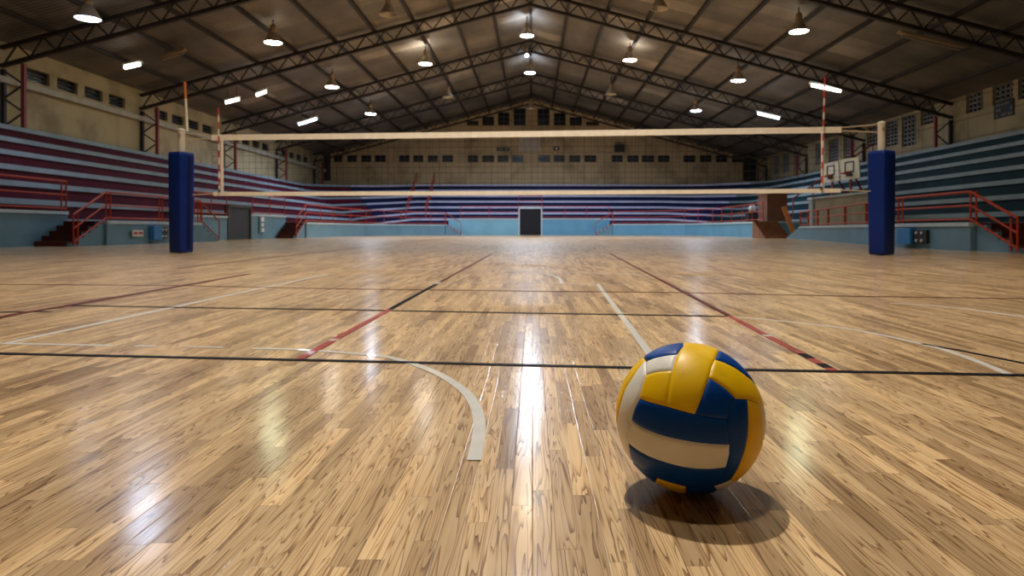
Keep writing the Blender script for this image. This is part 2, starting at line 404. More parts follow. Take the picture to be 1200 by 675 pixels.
def dashed(p, q, segs):  # short white pieces between the reds imitate lamp reflections
    a, c = G(*p), G(*q)
    for y0, y1, m in segs:
        pts = []
        for yy in (y0, y1):
            d = H*F/(yy-CY); t = (d-a.y)/(c.y-a.y); pts.append((*(a+(c-a)*t).xy, 0))
        stripe({'line_red':'red_line','line_black':'black_line','line_maroon':'maroon_line','line_white':'white_line'}[m], M[m], pts, .026, .0026)
dashed((576.7,297.3), (350,421.5), [(297.3,331,'line_maroon'),(331,333,'line_white'),(333,363,'line_black'),(363,398,'line_red'),(398,400,'line_white'),(400,421.5,'line_red')])
dashed((715,297.3), (978,435.3), [(297.3,343,'line_maroon'),(343,371,'line_maroon'),(371,393,'line_red'),(393,395,'line_white'),(395,415,'line_red'),(415,421,'line_black'),(421,427,'line_red'),(427,432,'line_black'),(432,435.3,'line_red')])

# ------------------------------------------------------------------ volleyball
BR = .105; BC = Vector((.2258, .985, BR)); EYE = Vector((0,0,H))
DV = EYE-BC; DIST = DV.length; AX = DV.normalized()
AXR = Vector((0,0,1)).cross(AX).normalized(); AXU = AX.cross(AXR)
PSIM = math.acos(BR/DIST)
def dom(px, py):                         # photo pixel -> azimuthal domain around the ball's facing axis
    r = Vector(((px-CX)/F, 1, (CY-py)/F)).normalized()
    oc = EYE-BC; bq = oc.dot(r); cq = oc.dot(oc)-BR*BR; disc = bq*bq-cq
    if disc > 0:
        n = (oc + r*(-bq-math.sqrt(disc)))/BR
        psi = math.acos(max(-1, min(1, n.dot(AX))))
    else:
        n = oc - r*bq; psi = PSIM + (n.length/BR-1)*2.2; n.normalize()
    a = math.atan2(n.dot(AXU), n.dot(AXR))
    return Vector((psi*math.cos(a), psi*math.sin(a)))
def sph(u, v, r):
    psi = math.hypot(u, v); a = math.atan2(v, u)
    return BC + (AX*math.cos(psi) + (AXR*math.cos(a)+AXU*math.sin(a))*math.sin(psi))*r
BX, BY, BP = 809.5, 490.0, 88.5
def O(ang, rho=1.16): return (BX+BP*rho*math.cos(math.radians(ang)), BY-BP*rho*math.sin(math.radians(ang)))
def arc(a0, a1, rho=1.16):
    n = max(2, int(abs(a1-a0)/5)); return [O(a0+(a1-a0)*i/n, rho) for i in range(n+1)]
def panel(name, material, poly, parent, label=None, raw=False):
    P = [Vector(p) for p in poly] if raw else [dom(*p) for p in poly]
    D = []
    for i, p in enumerate(P):
        q = P[(i+1) % len(P)]; n = max(1, int((q-p).length/.028))
        D += [p+(q-p)*k/n for k in range(n)]
    n = len(D)
    def edist(pt):
        best = 9
        for i in range(n):
            a, c = D[i], D[(i+1) % n]; ac = c-a; L2 = ac.length_squared
            t = max(0, min(1, (pt-a).dot(ac)/L2)) if L2 > 1e-12 else 0
            dd = (pt-(a+ac*t)).length
            if dd < best: best = dd
        return best
    def inside(pt):
        r = False
        for i in range(n):
            a, c = D[i], D[(i+1) % n]
            if (a.y > pt.y) != (c.y > pt.y) and pt.x < (c.x-a.x)*(pt.y-a.y)/(c.y-a.y)+a.x: r = not r
        return r
    x0, x1 = min(p.x for p in D), max(p.x for p in D); y0, y1 = min(p.y for p in D), max(p.y for p in D)
    g = .026; pts = list(D); j = 0; y = y0
    while y < y1:
        x = x0 + (g/2 if j % 2 else 0)
        while x < x1:
            pt = Vector((x, y))
            if inside(pt) and edist(pt) > g*.45: pts.append(pt)
            x += g
        y += g*.866; j += 1
    vs, _e, fs, *_ = delaunay_2d_cdt(pts, [], [list(range(n))], 1, 1e-6)
    b = MB(); W = .050
    for v in vs:
        t = min(1, edist(Vector(v))/W)
        b.v.append(tuple(sph(v[0], v[1], BR - .0017*(1-t)**2.2)))
    b.f = [tuple(f) for f in fs]
    me = bpy.data.meshes.new(name); me.from_pydata([tuple(Vector(v)-BC) for v in b.v], [], b.f)
    bm = bmesh.new(); bm.from_mesh(me)
    for f in bm.faces:
        f.normal_update(); f.smooth = True
        if f.normal.dot(f.calc_center_median()) < 0: f.normal_flip()
    bm.to_mesh(me); bm.free(); me.materials.append(material)
    o = bpy.data.objects.new(name, me); COL.objects.link(o); o.parent = parent
    if label: o['label'] = label
    return o
def ball_mat(name, col, smudge=.0):
    m = mat(name, col, .38, spec=.2); g = NT(m); b = g.n['Principled BSDF']
    P, x, y, z = g.xyz()
    n = g.noise(P, 1400.0, 2.0, .5); v = g.n.new('ShaderNodeTexVoronoi'); v.inputs['Scale'].default_value = 620; g.l.new(P, v.inputs['Vector'])
    bp = g.n.new('ShaderNodeBump'); bp.inputs['Strength'].default_value = .12; bp.inputs['Distance'].default_value = .0004
    g.l.new(v.outputs['Distance'], bp.inputs['Height']); g.l.new(bp.outputs['Normal'], b.inputs['Normal'])
    s = g.noise(P, 26.0, 5.0, .65)
    c = g.mix(1.0, col, g.ramp(s, [(.28, (.80-smudge,.80-smudge,.78-smudge)), (.42, (.97,.97,.97)), (.7, (1.03,1.03,1.03))]), 'MULTIPLY')
    g.l.new(c, b.inputs['Base Color'])
    return m
BY_, BB_, BW_ = ball_mat('yellow ball leather', (.88,.54,.004)), ball_mat('blue ball leather', (.001,.050,.28)), ball_mat('white ball leather', (.78,.76,.71), .1)
ball = empty('volleyball', BC, 'yellow, blue and white panelled volleyball resting on the wooden court', 'ball')
cm = bpy.data.meshes.new('bladder'); bm = bmesh.new(); bmesh.ops.create_icosphere(bm, subdivisions=5, radius=BR-.0022)
for f in bm.faces: f.smooth = True
bm.to_mesh(cm); bm.free(); cm.materials.append(M['black'])
co = bpy.data.objects.new('bladder', cm); COL.objects.link(co); co.parent = ball
yl = [(793.5,414.3),(789.8,425),(787.6,434),(784.2,451.3),(781.2,476.2)]           # left side of the long yellow panel
yr = [(814.2,485.4),(818.5,475.5),(823,464.6),(827,453.5),(830.9,442),(835,427.5),(838.3,420.5)]
top1 = [(748.8,467),(763.9,472),(780.9,476.5)]; top2 = [(780.9,476.5),(798,481.2),(814.2,485.4)]; top3 = [(814.2,485.4),(828.7,488.4),(841,490),(852,491.2)]
l_r = [(756.2,423.3),(756.2,439.1),(752,451),(748.8,467),(742.6,479.4),(739.2,491.3),(736.2,504.3),(735.4,519),(736.8,530),(740.5,541)]  # right side of the white strip
l_l = [(755.6,421.6),(743.1,438),(732.8,454.3),(726.9,472),(723.9,486.9),(722.6,499.8),(724,513)]
rb_l = [(863,467.1),(857.5,478.5),(852.8,491.2),(854.8,505),(855.6,521.7),(855.2,533),(852.5,545),(846,559),(837,571)]
rb_r = [(876.8,468.3),(878.2,484),(878.2,500),(877.4,511.7),(873.9,529.4),(867.2,547.2),(857,563.5)]
ul1 = [(756.2,423.3),(765.4,419.2),(777.2,416.3),(793.5,414.3)]
ul2 = [(756.2,439.1),(765.4,436.2),(774.3,434.5),(787.6,433.4)]
mid1 = [(739,492),(750.6,500.6),(765.4,507.2),(783.1,512.6),(800.9,516.4),(818,519.2),(834.6,521),(855.4,521.7)]
mid2 = [(735.6,519.8),(746.1,528),(759.4,535.4),(777.2,542),(798,547.6),(816,550.2),(834.6,550.5),(851,548.6)]
bot = [(741,541.5),(752,550.5),(769.8,561.3),(786,567),(803.5,571.2),(820,573.2),(837,571)]
ur1 = [(838.3,420.5),(849.4,424.2),(864.3,432),(876.1,440.9),(886.5,452)]
ur2 = [(830.9,442),(841.3,448.3),(852.4,456.5),(863,467.1)]
ur3 = [(863,467.1),(876.8,467.6),(888,471.3),(896.5,479)]
ro_r = [(890.9,473.2),(893.9,482.4),(895.2,495),(895.4,505),(894.2,517)]
panel('panel', BY_, yl+top2[1:]+yr[1:]+[(842,411.6)]+arc(67.5,95.7)+[(800.9,404.6)], ball, 'long yellow panel over the top')
panel('panel', BY_, ul2+yl[3:]+top1[::-1][1:]+[(752,451)], ball, 'short yellow panel')
panel('panel', BW_, ul1+[yl[1],yl[2]]+ul2[::-1][1:], ball, 'white panel')
panel('panel', BB_, [(755,420)]+ul1[1:]+[(800.9,404.6)]+arc(95.7,127.9), ball, 'blue panel')
panel('panel', BW_, l_r+arc(216.6,194.7)+l_l[::-1], ball, 'white panel')
panel('panel', BY_, l_l+arc(194.7,127.9), ball, 'yellow panel')
panel('panel', BB_, top1+top2[1:]+top3[1:]+[(854.8,505)]+mid1[::-1]+[(742.6,479.4)], ball, 'blue panel')
panel('panel', BW_, mid1+[(855.2,533)]+mid2[::-1]+[(735.9,505)], ball, 'white panel')
panel('panel', BB_, mid2+[(846,559)]+bot[::-1]+[(736.8,530)], ball, 'blue panel')
panel('panel', BB_, ur2[:1]+ur2[1:]+[(857.5,478.5),(852.4,491.2)]+top3[::-1][1:]+yr[1:4], ball, 'blue panel')
panel('panel', BY_, ur1+arc(26.3,6.9)+ur3[::-1]+ur2[::-1][1:]+[(835,427.5)], ball, 'yellow panel')
panel('panel', BB_, [(842,411.6)]+ur1+[O(26.3,1.0)]+arc(26.3,67.5), ball, 'blue panel')
panel('panel', BB_, rb_l+rb_r[::-1], ball, 'blue panel')
panel('panel', BY_, rb_r+arc(-56,-17.7)+ro_r[::-1], ball, 'yellow panel')
panel('panel', BW_, [(890.9,473.2),(896.5,479)]+arc(6.9,-17.7)+ro_r[::-1], ball, 'white panel')
panel('panel', BB_, bot[:3]+[O(241.5,1.0)]+arc(241.5,216.6), ball, 'blue panel')
panel('panel', BY_, [bot[2],bot[3],bot[4],(804.2,575.6)]+arc(266,241.5), ball, 'yellow panel')
panel('panel', BB_, bot[4:]+[O(290,1.0)]+arc(290,266)+[(804.2,575.6)], ball, 'blue panel')
panel('panel', BW_, [(837,571),(857,563.5)]+arc(304,290), ball, 'white panel')
# the far side: a ring of the front panels ends where six more bands begin
ringp = [dom(*O(a)) for a in range(0, 360, 4)]; RP = sum(p.length for p in ringp)/len(ringp)
AXb = (AX, AXR, AXU)
AX, AXR, AXU = -AX, -AXR, AXU
rad = math.pi-RP-.005
bands = [(-rad, -rad*.6, BB_), (-rad*.6, -rad*.2, BY_), (-rad*.2, rad*.2, BW_), (rad*.2, rad*.6, BB_), (rad*.6, rad, BY_)]
for u0, u1, mm in bands:
    poly = []
    us = [u0+(u1-u0)*i/8 for i in range(9)]
    poly = [(u, -math.sqrt(max(0, rad*rad-u*u))) for u in us]+[(u, math.sqrt(max(0, rad*rad-u*u))) for u in us[::-1]]
    cl = []
    for p in poly:
        if not cl or (Vector(p)-Vector(cl[-1])).length > .004: cl.append(p)
    if (Vector(cl[0])-Vector(cl[-1])).length < .004: cl.pop()
    panel('panel', mm, cl, ball, raw=True)
AX, AXR, AXU = AXb

# ------------------------------------------------------------------ net, posts, antennas
PL, PR = Vector(((212.5-CX)*10.8/F, 10.8, 0)), Vector(((1033-CX)*9.9/F, 9.9, 0))
ND = (PR-PL).normalized(); NN = Vector((-ND.y, ND.x, 0))
def onnet(px, py, off=0.0):
    k = (px-CX)/F; t = (k*PL.y-PL.x)/(ND.x-k*ND.y); p = PL+ND*t
    return Vector((p.x, p.y, H+(CY-py)*p.y/F)) + NN*off
def padded_post(base, top_pad, top_post, rot, tube_px, label, lean=0):
    e = empty('net_post', base, label, 'net post', 'padded net posts')
    b = MB(); b.tube(base, base+Vector((0,0,top_post)), .053, 20); b.build('pole', M['post'], e, smooth=False)
    MB().lathe(base, [(.0,top_post+.018),(.03,top_post+.017),(.055,top_post+.004),(.058,top_post-.02),(.054,top_post-.024)], 20).build('cap', M['post'], e, smooth=True)
    s = .272; c, si = math.cos(rot), math.sin(rot)
    def ring(z, k, r=.035):
        out = []
        h = s/2*k
        for sx, sy in ((-1,-1),(1,-1),(1,1),(-1,1)):
            for q in range(4):
                a = math.atan2(sy, sx) - math.pi/4 + q*math.pi/6
                x, y = sx*(h-r)+r*math.cos(a), sy*(h-r)+r*math.sin(a)
                out.append(base+Vector((x*c-y*si, x*si+y*c, z)))
        return out
    b = MB(); L = [ring(.012,.90), ring(.05,.95), ring(top_pad*.5,1.0), ring(top_pad-.05,1.03), ring(top_pad,1.0)]
    o = 0; n = 16
    for r in L: b.v += [tuple(p) for p in r]
    for k in range(len(L)-1):
        for i in range(n): j = (i+1) % n; b.f.append((k*n+i, k*n+j, (k+1)*n+j, (k+1)*n+i))
    b.f.append(tuple(range(n))[::-1]); b.f.append(tuple((len(L)-1)*n+i for i in range(n)))
    pad = b.build('pad', M['pad'], e)
    for p in pad.data.polygons: p.use_smooth = len(p.vertices) == 4
    bb = MB()                                    # hook strap closing the pad down one side
    q = Vector((s/2*1.0+.004, .03, 0)); q = Vector((q.x*c-q.y*si, q.x*si+q.y*c, 0))
    bb.beam(base+q+Vector((0,0,.07)), base+q+Vector((0,0,top_pad-.06)), .012, .045, up=(-si, c, 0)).build('strap', M['navy'], pad)
    hk = MB(); hk.tube(base+ND*(-.075 if base.x > 0 else .075)*0+Vector((0,-.06,top_post-.10)), base+Vector((0,-.075,top_post-.10)), .028, 14)
    hk.build('pulley', M['reflector'], e)
    return e
padded_post(PL, 1.59, 1.955, math.radians(-22), None, 'blue padded cream net post beside the red-painted bleachers')
padded_post(PR, 1.51, 1.925, math.radians(28), None, 'blue padded cream net post beside the green-painted bleachers')
e = empty('volleyball_net', (0, 10.35, 0), 'black volleyball net with cream top and bottom bands between two padded posts', 'net')
def band(name, a, b_, w, m, off=0.0, th=.012):
    return MB().beam(a, b_, th, w).build(name, m, e)
A, B, C, D = onnet(248,161.3), onnet(986,152.0), onnet(250,227.2), onnet(985,223.3)
def sagband(name, a, b_, w, sag):
    b = MB(); n = 16; pts = [a+(b_-a)*i/n - Vector((0,0,sag*4*(i/n)*(1-i/n))) for i in range(n+1)]
    for i in range(n): b.beam(pts[i], pts[i+1]+(pts[i+1]-pts[i])*.001, .012, w)
    return b.build(name, M['tape'], e)
sagband('top_band', A, B, .088, .006); sagband('bottom_band', C, D, .062, .010)
for pxa, nm in ((260.3, 'side_band'), (964, 'side_band')):
    MB().beam(onnet(pxa, 161 if pxa < 500 else 152.4), onnet(pxa, 227 if pxa < 500 else 223.5), .040, .014, up=NN).build(nm, M['tape'], e)
nb = MB()
L = (B-A).length; nv = int(L/.1)
for i in range(nv+1):
    t = i/nv; a, c = A+(B-A)*t, C+(D-C)*t
    nb.tube(a-Vector((0,0,.04)), c, .0016, 4)
for j in range(1, 9):
    t = j/9; nb.tube(A+(C-A)*t, B+(D-B)*t, .0016, 4)
nb.build('netting', M['cord'], e)
for p, q in (((219,156.5),(249,159.6)), ((219,163.5),(249,162.8)), ((227.5,228.5),(251,227.3)), ((985,150),(1027,146.3)), ((985,153.6),(1027,155.3)), ((984,223),(1019,224.3))):
    MB().tube(onnet(*p, -.03), onnet(*q, -.03), .009, 6).build('tie_rope', M['rope'], e)
def antenna(p, q, n, m0, m1, r, label, first=0):
    p, q = Vector(p), Vector(q)
    e = empty('net_antenna', p, label, 'antenna', 'net antennas')
    for i in range(n):
        a, c = p+(q-p)*i/n, p+(q-p)*(i+1)/n
        MB().tube(a, c, r, 8).build('band', m0 if i % 2 == first else m1, e)
    MB().lathe(p, [(0,.0),(r*1.25,.0),(r*1.25,.05),(0,.05)], 8).build('clip', M['cord'], e)
    return e
antenna(onnet(961.8,223,-.03), onnet(965.8,91,-.03), 16, M['white'], M['redpaint'], .012, 'red and white striped antenna on the net end by the green bleachers')
antenna(onnet(258.2,226,-.03), onnet(257.2,127,-.03), 12, M['tape'], M['redpaint'], .010, 'thin antenna with a red tip on the net end by the red bleachers')
e2 = empty('marker_pole', onnet(216.5,151,.02), 'cream pole with an orange tip rising above the net post by the red bleachers', 'pole')
a, c = onnet(216.3,153,.075), onnet(213.3,95,.075)
MB().tube(a, a+(c-a)*.66, .019, 8).build('shaft', M['tape'], e2); MB().tube(a+(c-a)*.66, c, .019, 8).build('tip', M['orangepaint'], e2)

# ------------------------------------------------------------------ roof steel
def side(x): return 'red-bleacher' if x < RX else 'green-bleacher'
for n, t in enumerate(T):
    k = len(T)-n
    e = empty('steel_truss', (RX, t, roof(RX, 9.67)), f'{ORD[k]} lattice roof truss counted from the far gable wall', 'roof truss', 'lattice roof trusses')
    for s, xe in ((-1, XL+.02), (1, XR-.02)):
        MB().beam((RX,t,roof(RX,9.67)), (xe,t,roof(xe,9.67)), .14, .11).build('bottom_chord', M['steel_dark'], e)
        MB().beam((RX,t,roof(RX,10.22)), (xe,t,roof(xe,10.22)), .14, .11).build('top_chord', M['steel_dark'], e)
        w = MB(); nx = int(abs(xe-RX)/.40)
        for i in range(nx):
            x0, x1 = RX+s*.40*i, RX+s*.40*(i+1)
            z0, z1 = (roof(x0,9.70), roof(x1,10.19)) if i % 2 == 0 else (roof(x0,10.19), roof(x1,9.70))
            w.beam((x0,t,z0), (x1,t,z1), .045, .045)
        w.build('web', M['steel_dark'], e)
MB_p = []
for s, w_ in ((-1, RX-XL), (1, XR-RX)):
    for i in range(1, int(w_/1.62)+1):
        x = RX+s*1.62*i
        b = MB().beam((x, YB+.05, roof(x,10.362)), (x, YF-.05, roof(x,10.362)), .13, .112)
        o = b.build('purlin', M['steel_dark'])
        tag(o, f'{ORD[i]} long steel purlin down from the roof ridge on the {side(x)} side', 'purlin', 'roof purlins', 'thing')
o = MB().beam((RX,YB+.05,10.375), (RX,YF-.05,10.375), .12, .09).build('purlin', M['steel_dark'])
tag(o, 'ridge purlin running along the very peak of the roof', 'purlin', 'roof purlins', 'thing')
for s, xo, xi, zb0 in ((-1, XL+.09, XL+.70, 3.465), (1, XR-.09, XR-.70, 3.75)):
    for n, t in enumerate(T):
        k = len(T)-n; zb = zb0 if t < 46 else 0; zt = roof(xi, 9.67)-.12
        e = empty('lattice_post', ((xo+xi)/2, t, zb), f'red-chorded lattice wall post under the {ORD[k]} truss from the gable, {side(xo)} side', 'post', 'lattice wall posts')
        MB().beam((xo,t,zb), (xo,t,roof(xo,9.67)-.12), .11, .11).build('outer_chord', M['steel_navy'], e)
        MB().beam((xi,t,zb), (xi,t,zt), .11, .11).build('inner_chord', M['dark_red'], e)
        w = MB(); nz = max(2, int((zt-zb)/.45)); zl = roof(xo, 9.67)-.16; h = (zl-zb-.05)/nz
        for i in range(nz):
            a, c = (xo, xi) if i % 2 == 0 else (xi, xo)
            w.beam((a,t,zb+.05+h*i), (c,t,zb+.05+h*(i+1)), .045, .045)
        w.build('lacing', M['steel_navy'], e)

# ------------------------------------------------------------------ lamps
def row_name(x):
    if abs(x) < 2: return 'under the roof ridge'
    return f"in the {'inner' if abs(x) < 7.5 else 'outer'} {side(x)} row"
def bay(y):
    for n in range(len(T)-1):
        if T[n] < y < T[n+1]: return f'{ORD[len(T)-n-1]} truss bay from the gable'
    return 'bay at the gable' if y > T[-1] else 'court side of the fifth truss'
SPOTS = dict(blue=(.70,.82,1.0), white=(1.0,.91,.77), green=(1.0,.97,.78), key=(1.0,.93,.80))
def high_bay(c, g, label, rad=.31, power=900, cone=105, radius=.16, blend=1.0, up=0, lens=1.0):
    """c: centre of the lens"""
    c = Vector(c); e = empty('hanging_lamp', c, label, 'lamp', 'lit bell lamps' if g else 'unlit bell lamps')
    q_ = abs(c.x-RX)/1.62; zt = (roof(c.x, 10.26)-.01 if abs(q_-round(q_)) < .08 else roof(c.x, 10.40)-.02)-c.z; k = rad/.31
    MB().tube(c+Vector((0,0,.62*k)), c+Vector((0,0,zt)), .022, 8).build('stem', M['steel_dark'], e)
    MB().lathe(c, [(0,.64*k),(.07*k,.64*k),(.105*k,.60*k),(.115*k,.42*k),(.10*k,.36*k),(0,.36*k)], 16).build('housing', M['lamp_body'], e, smooth=True)
    MB().lathe(c, [(.10*k,.37*k),(.13*k,.34*k),(.20*k,.22*k),(.275*k,.09*k),(.315*k,0),(.330*k,-.012),(.322*k,-.016),(.305*k,.004),(.265*k,.09*k),(.19*k,.21*k),(.12*k,.33*k),(.09*k,.36*k)], 24).build('reflector', M['reflector'], e, smooth=True)
    if g:
        MB().lathe(c, [(0,-.035*k),(.16*k,-.028*k),(.27*k,-.005*k),(.30*k,.012),(0,.016)], 24).build('lens', lens_mat(g, lens), e, smooth=True)
        ld = bpy.data.lights.new('lamp_light', 'SPOT'); ld.energy = power; ld.color = SPOTS[g]; ld.shadow_soft_size = radius
        ld.spot_size = math.radians(cone); ld.spot_blend = blend
        lo = bpy.data.objects.new('lamp_light', ld); COL.objects.link(lo); lo.parent = e; lo.location = (0,0,-.22)
        if up:                                  # added upward spot outside the housing, brightens the ceiling round the lamp
            lu = bpy.data.lights.new('lamp_uplight', 'SPOT'); lu.energy = up; lu.color = SPOTS[g]; lu.shadow_soft_size = .05
            lu.spot_size = math.radians(172); lu.spot_blend = .5
            lo = bpy.data.objects.new('lamp_uplight', lu); COL.objects.link(lo); lo.parent = e; lo.location = (0,0,.30*k+.02); lo.rotation_euler = (math.pi,0,0)
            lo.location = (0,.40,.25)
    else:
        MB().lathe(c, [(0,.34*k),(.045*k,.33*k),(.06*k,.22*k),(.045*k,.13*k),(0,.11*k)], 14).build('bulb', M['dead_lens'], e, smooth=True)
    return e
vis = [(103,22,19.0,'blue'),(320,50,24.5,'green'),(389,102,31.9,'white'),(498.5,75,31.9,'white'),(434.5,133.5,39.3,'blue'),
       (617.5,42,31.9,'blue'),(621,85.5,39.3,'blue'),(738.3,70.5,31.9,'white'),(936,37,23.2,'green'),(865,94.5,30.0,'blue'),(815.5,129.8,38.0,'blue'),
       (455,17,24.5,None),(525,114,39.3,None),(772.5,10,24.5,None),(716,110.5,39.3,None),(622,127,46.7,None)]
for px, py, d, g in vis:
    p = U(px, py, d)
    if g:
        lab = f"{dict(blue='bluish', white='white', green='greenish')[g]} lit bell lamp {row_name(p.x)}, {bay(d)}"
    else: lab = f'unlit bell lamp {row_name(p.x)}, {bay(d)}'
    if px == 103: lab = 'large bluish lit lamp high above the red bleachers'
    inner_row = abs(p.x) < 7.5
    high_bay(p, g, lab, .31 if px != 103 else .33, power=(4600 if d > 37 else 3000) if inner_row else (1700 if d > 37 else 220), cone=168 if d > 37 else 100,
             blend=.6 if d > 37 else 1.0, up=(95 if inner_row else 8), lens=(1.1 if abs(p.x) < 2 else .9) if inner_row else (.12 if px == 103 else .75))
# lamps of the same rows above the camera's end of the hall
for x, y, g, lab in ((-9.7,17.1,'blue','bluish lit lamp of the outer row on the red-bleacher side above the net'),
                     (-.1,17.1,'blue','bluish lit ridge lamp above the net'),
                     (-.1,24.5,'white','white lit ridge lamp on the court side of the fifth truss'),
                     (-.4,5.7,'key','warm lit ridge lamp above the front of the court'),
                     (-.1,2.1,'white','white lit ridge lamp straight above the ball'),
                     (-5.0,9.7,'white','white lit lamp of the inner row above the front court, red-bleacher side'),
                     (4.8,9.7,'white','white lit lamp of the inner row above the front court, green-bleacher side')):
    high_bay((x, y, roof(x)-1.05), g, lab, power=5200 if g == 'key' else (450 if y < 5 else (4600 if abs(x) < 1 else (400 if abs(x) < 7 else 250))), lens=.85 if abs(x) < 1 else (1.2 if x < -7 else .5), radius=.09 if g == 'key' else .16, up=60 if abs(x) < 7 else 0)
# small bulb on the third truss
p = U(617.3, 65, 35.3); e = empty('truss_bulb', p, 'small round bulb fixed under the peak of the third truss from the gable', 'bulb')
MB().lathe(p, [(0,.09),(.05,.08),(.09,.04),(.10,0),(.09,-.04),(.05,-.08),(0,-.09)], 14).build('globe', GLOW['cool'], e, smooth=True)
MB().tube(p+Vector((0,0,.085)), p+Vector((0,0,.42)), .03, 8).build('holder', M['lamp_body'], e)
def fluoro(p0, p1, lit, label):
    p0, p1 = Vector(p0), Vector(p1); c = (p0+p1)/2; e = empty('hanging_tube_light', c, label, 'tube light', 'tube lights')
    d = (p1-p0); up = Vector((0,0,1))
    MB().beam(p0-d*.06+up*.11, p1+d*.06+up*.11, .22, .07).build('housing', M['white'] if lit else M['lamp_body'], e)
    if lit: MB().tube(p0, p1, .055, 10).build('tube', GLOW[lit], e)
    else: MB().tube(p0, p1, .04, 10).build('tube', M['dead_lens'], e)
    for k in (.15, .85):
        q = p0+d*k; MB().tube(q+up*.14, (q.x,q.y,roof(q.x,10.26)), .012, 6).build('hanger', M['steel_dark'], e)
    return e
for a, b_, d, g, lab in (((146,79.5),(164,75.5),24.2,'tube','white lit tube light over the red bleachers beside the large bluish lamp'),
                        ((264.5,120.5),(280,116.5),30.5,'tube','white lit tube light over the red bleachers, between the marker pole and the antenna'),
                        ((300.5,111.8),(312,107.6),31.3,'tube','short white lit tube light a little higher than its neighbour over the red bleachers'),
                        ((350,146),(371,139.5),36.5,'cool','cool white lit tube light deepest in the hall over the red bleachers'),
                        ((951,100),(985,107),28.4,'tube','long white lit tube light over the green bleachers behind the striped antenna'),
                        ((888,133),(913,138.8),35.0,'cool','cool white lit tube light deeper in the hall over the green bleachers'),
                        ((1057,42),(1124,58),22.5,None,'unlit long tube light high over the green bleachers'),
                        ((190,70),(216,62),24.4,None,'unlit tube light over the red bleachers')):
    fluoro(U(*a, d), U(*b_, d), g, lab)

# ------------------------------------------------------------------ bleachers
PATH = []                                   # (x, y, nx, ny, ztop, pitch)
for y in (YB+.3, 0, 6, 12, 18, 24, 30, 36, 41, 45.2): PATH.append((-15.4, y, 1, 0, 3.44, .47))
for i in range(1, 12):
    a = math.pi - i/12*math.pi/2; t = i/12; PATH.append((-8.4+7*math.cos(a), 45.2+7*math.sin(a), -math.cos(a), -math.sin(a), 3.44+.38*t, .47-.025*t))
for x in (-8.4, -4, 0, 5, 9.5): PATH.append((x, 52.2, 0, -1, 3.82, .445))
for i in range(1, 12):
    a = math.pi/2 - i/12*math.pi/2; t = i/12; PATH.append((9.5+7*math.cos(a), 45.2+7*math.sin(a), -math.cos(a), -math.sin(a), 3.82-.10*t, .445+.035*t))
for y in (45.2, 41, 36, 30, 24, 18, 12, 6, 0, YB+.3): PATH.append((16.5, y, -1, 0, 3.72, .48))
RUN, NK = .70, 7
def sweep(name, material, idx, f, parent):
    b = MB(); n = 0
    idx = list(idx)
    for j, i in enumerate(idx):
        x, y, nx, ny, z0, p = PATH[i]
        if j in (0, len(idx)-1):                # a hair's gap where two stands meet
            o = PATH[idx[1] if j == 0 else idx[-2]]; dl = .006/math.hypot(o[0]-x, o[1]-y); x += (o[0]-x)*dl; y += (o[1]-y)*dl
        for off, z in f(z0, p): b.v.append((x+nx*off, y+ny*off, z))
        n += 1
    for i in range(n-1):
        for q in range(4): r = (q+1) % 4; b.f.append((i*4+q, i*4+r, i*4+4+r, i*4+4+q))
    b.f.append((0,1,2,3)); b.f.append(tuple(4*(n-1)+q for q in (3,2,1,0)))
    return b.build(name, material, parent)
NI = len(PATH); cutA, cutB = 15, 33
secs = (('red', 'band_left', range(0, cutA+1), 'dark red stepped bleachers with grey-blue bench edges along the side wall'),
        ('navy', 'band_far', range(cutA, cutB+1), 'navy stepped bleachers with lilac-white bench edges below the gable wall'),
        ('green', 'band_right', range(cutB, NI), 'dark green stepped bleachers with grey bench edges along the side wall'))
for rm, bmn, idx, lab in secs:
    mid = PATH[list(idx)[len(idx)//2]]
    e = empty('bleachers', (mid[0], mid[1], 0), lab, 'bleachers', 'bleachers round the hall')
    for k in range(NK):
        zb = (lambda z0, p, k=k: 0.0 if k == NK-1 else z0-(k+1)*p)
        t = sweep('tier', M[rm], idx, lambda z0, p, k=k: ((RUN*k, z0-k*p), (RUN*k, zb(z0,p)), (RUN*(k-1)+.002, zb(z0,p)), (RUN*(k-1)+.002, z0-k*p)), e)
        bd = sweep('bench_edge', M[bmn], idx, lambda z0, p, k=k: ((RUN*k+.055, z0-k*p+.004), (RUN*k+.055, z0-k*p-.13), (RUN*k+.001, z0-k*p-.13), (RUN*k+.001, z0-k*p+.004)), t)
        bd.location = (0,0,0)
        bd.parent = t; bd.location = (0,0,0)

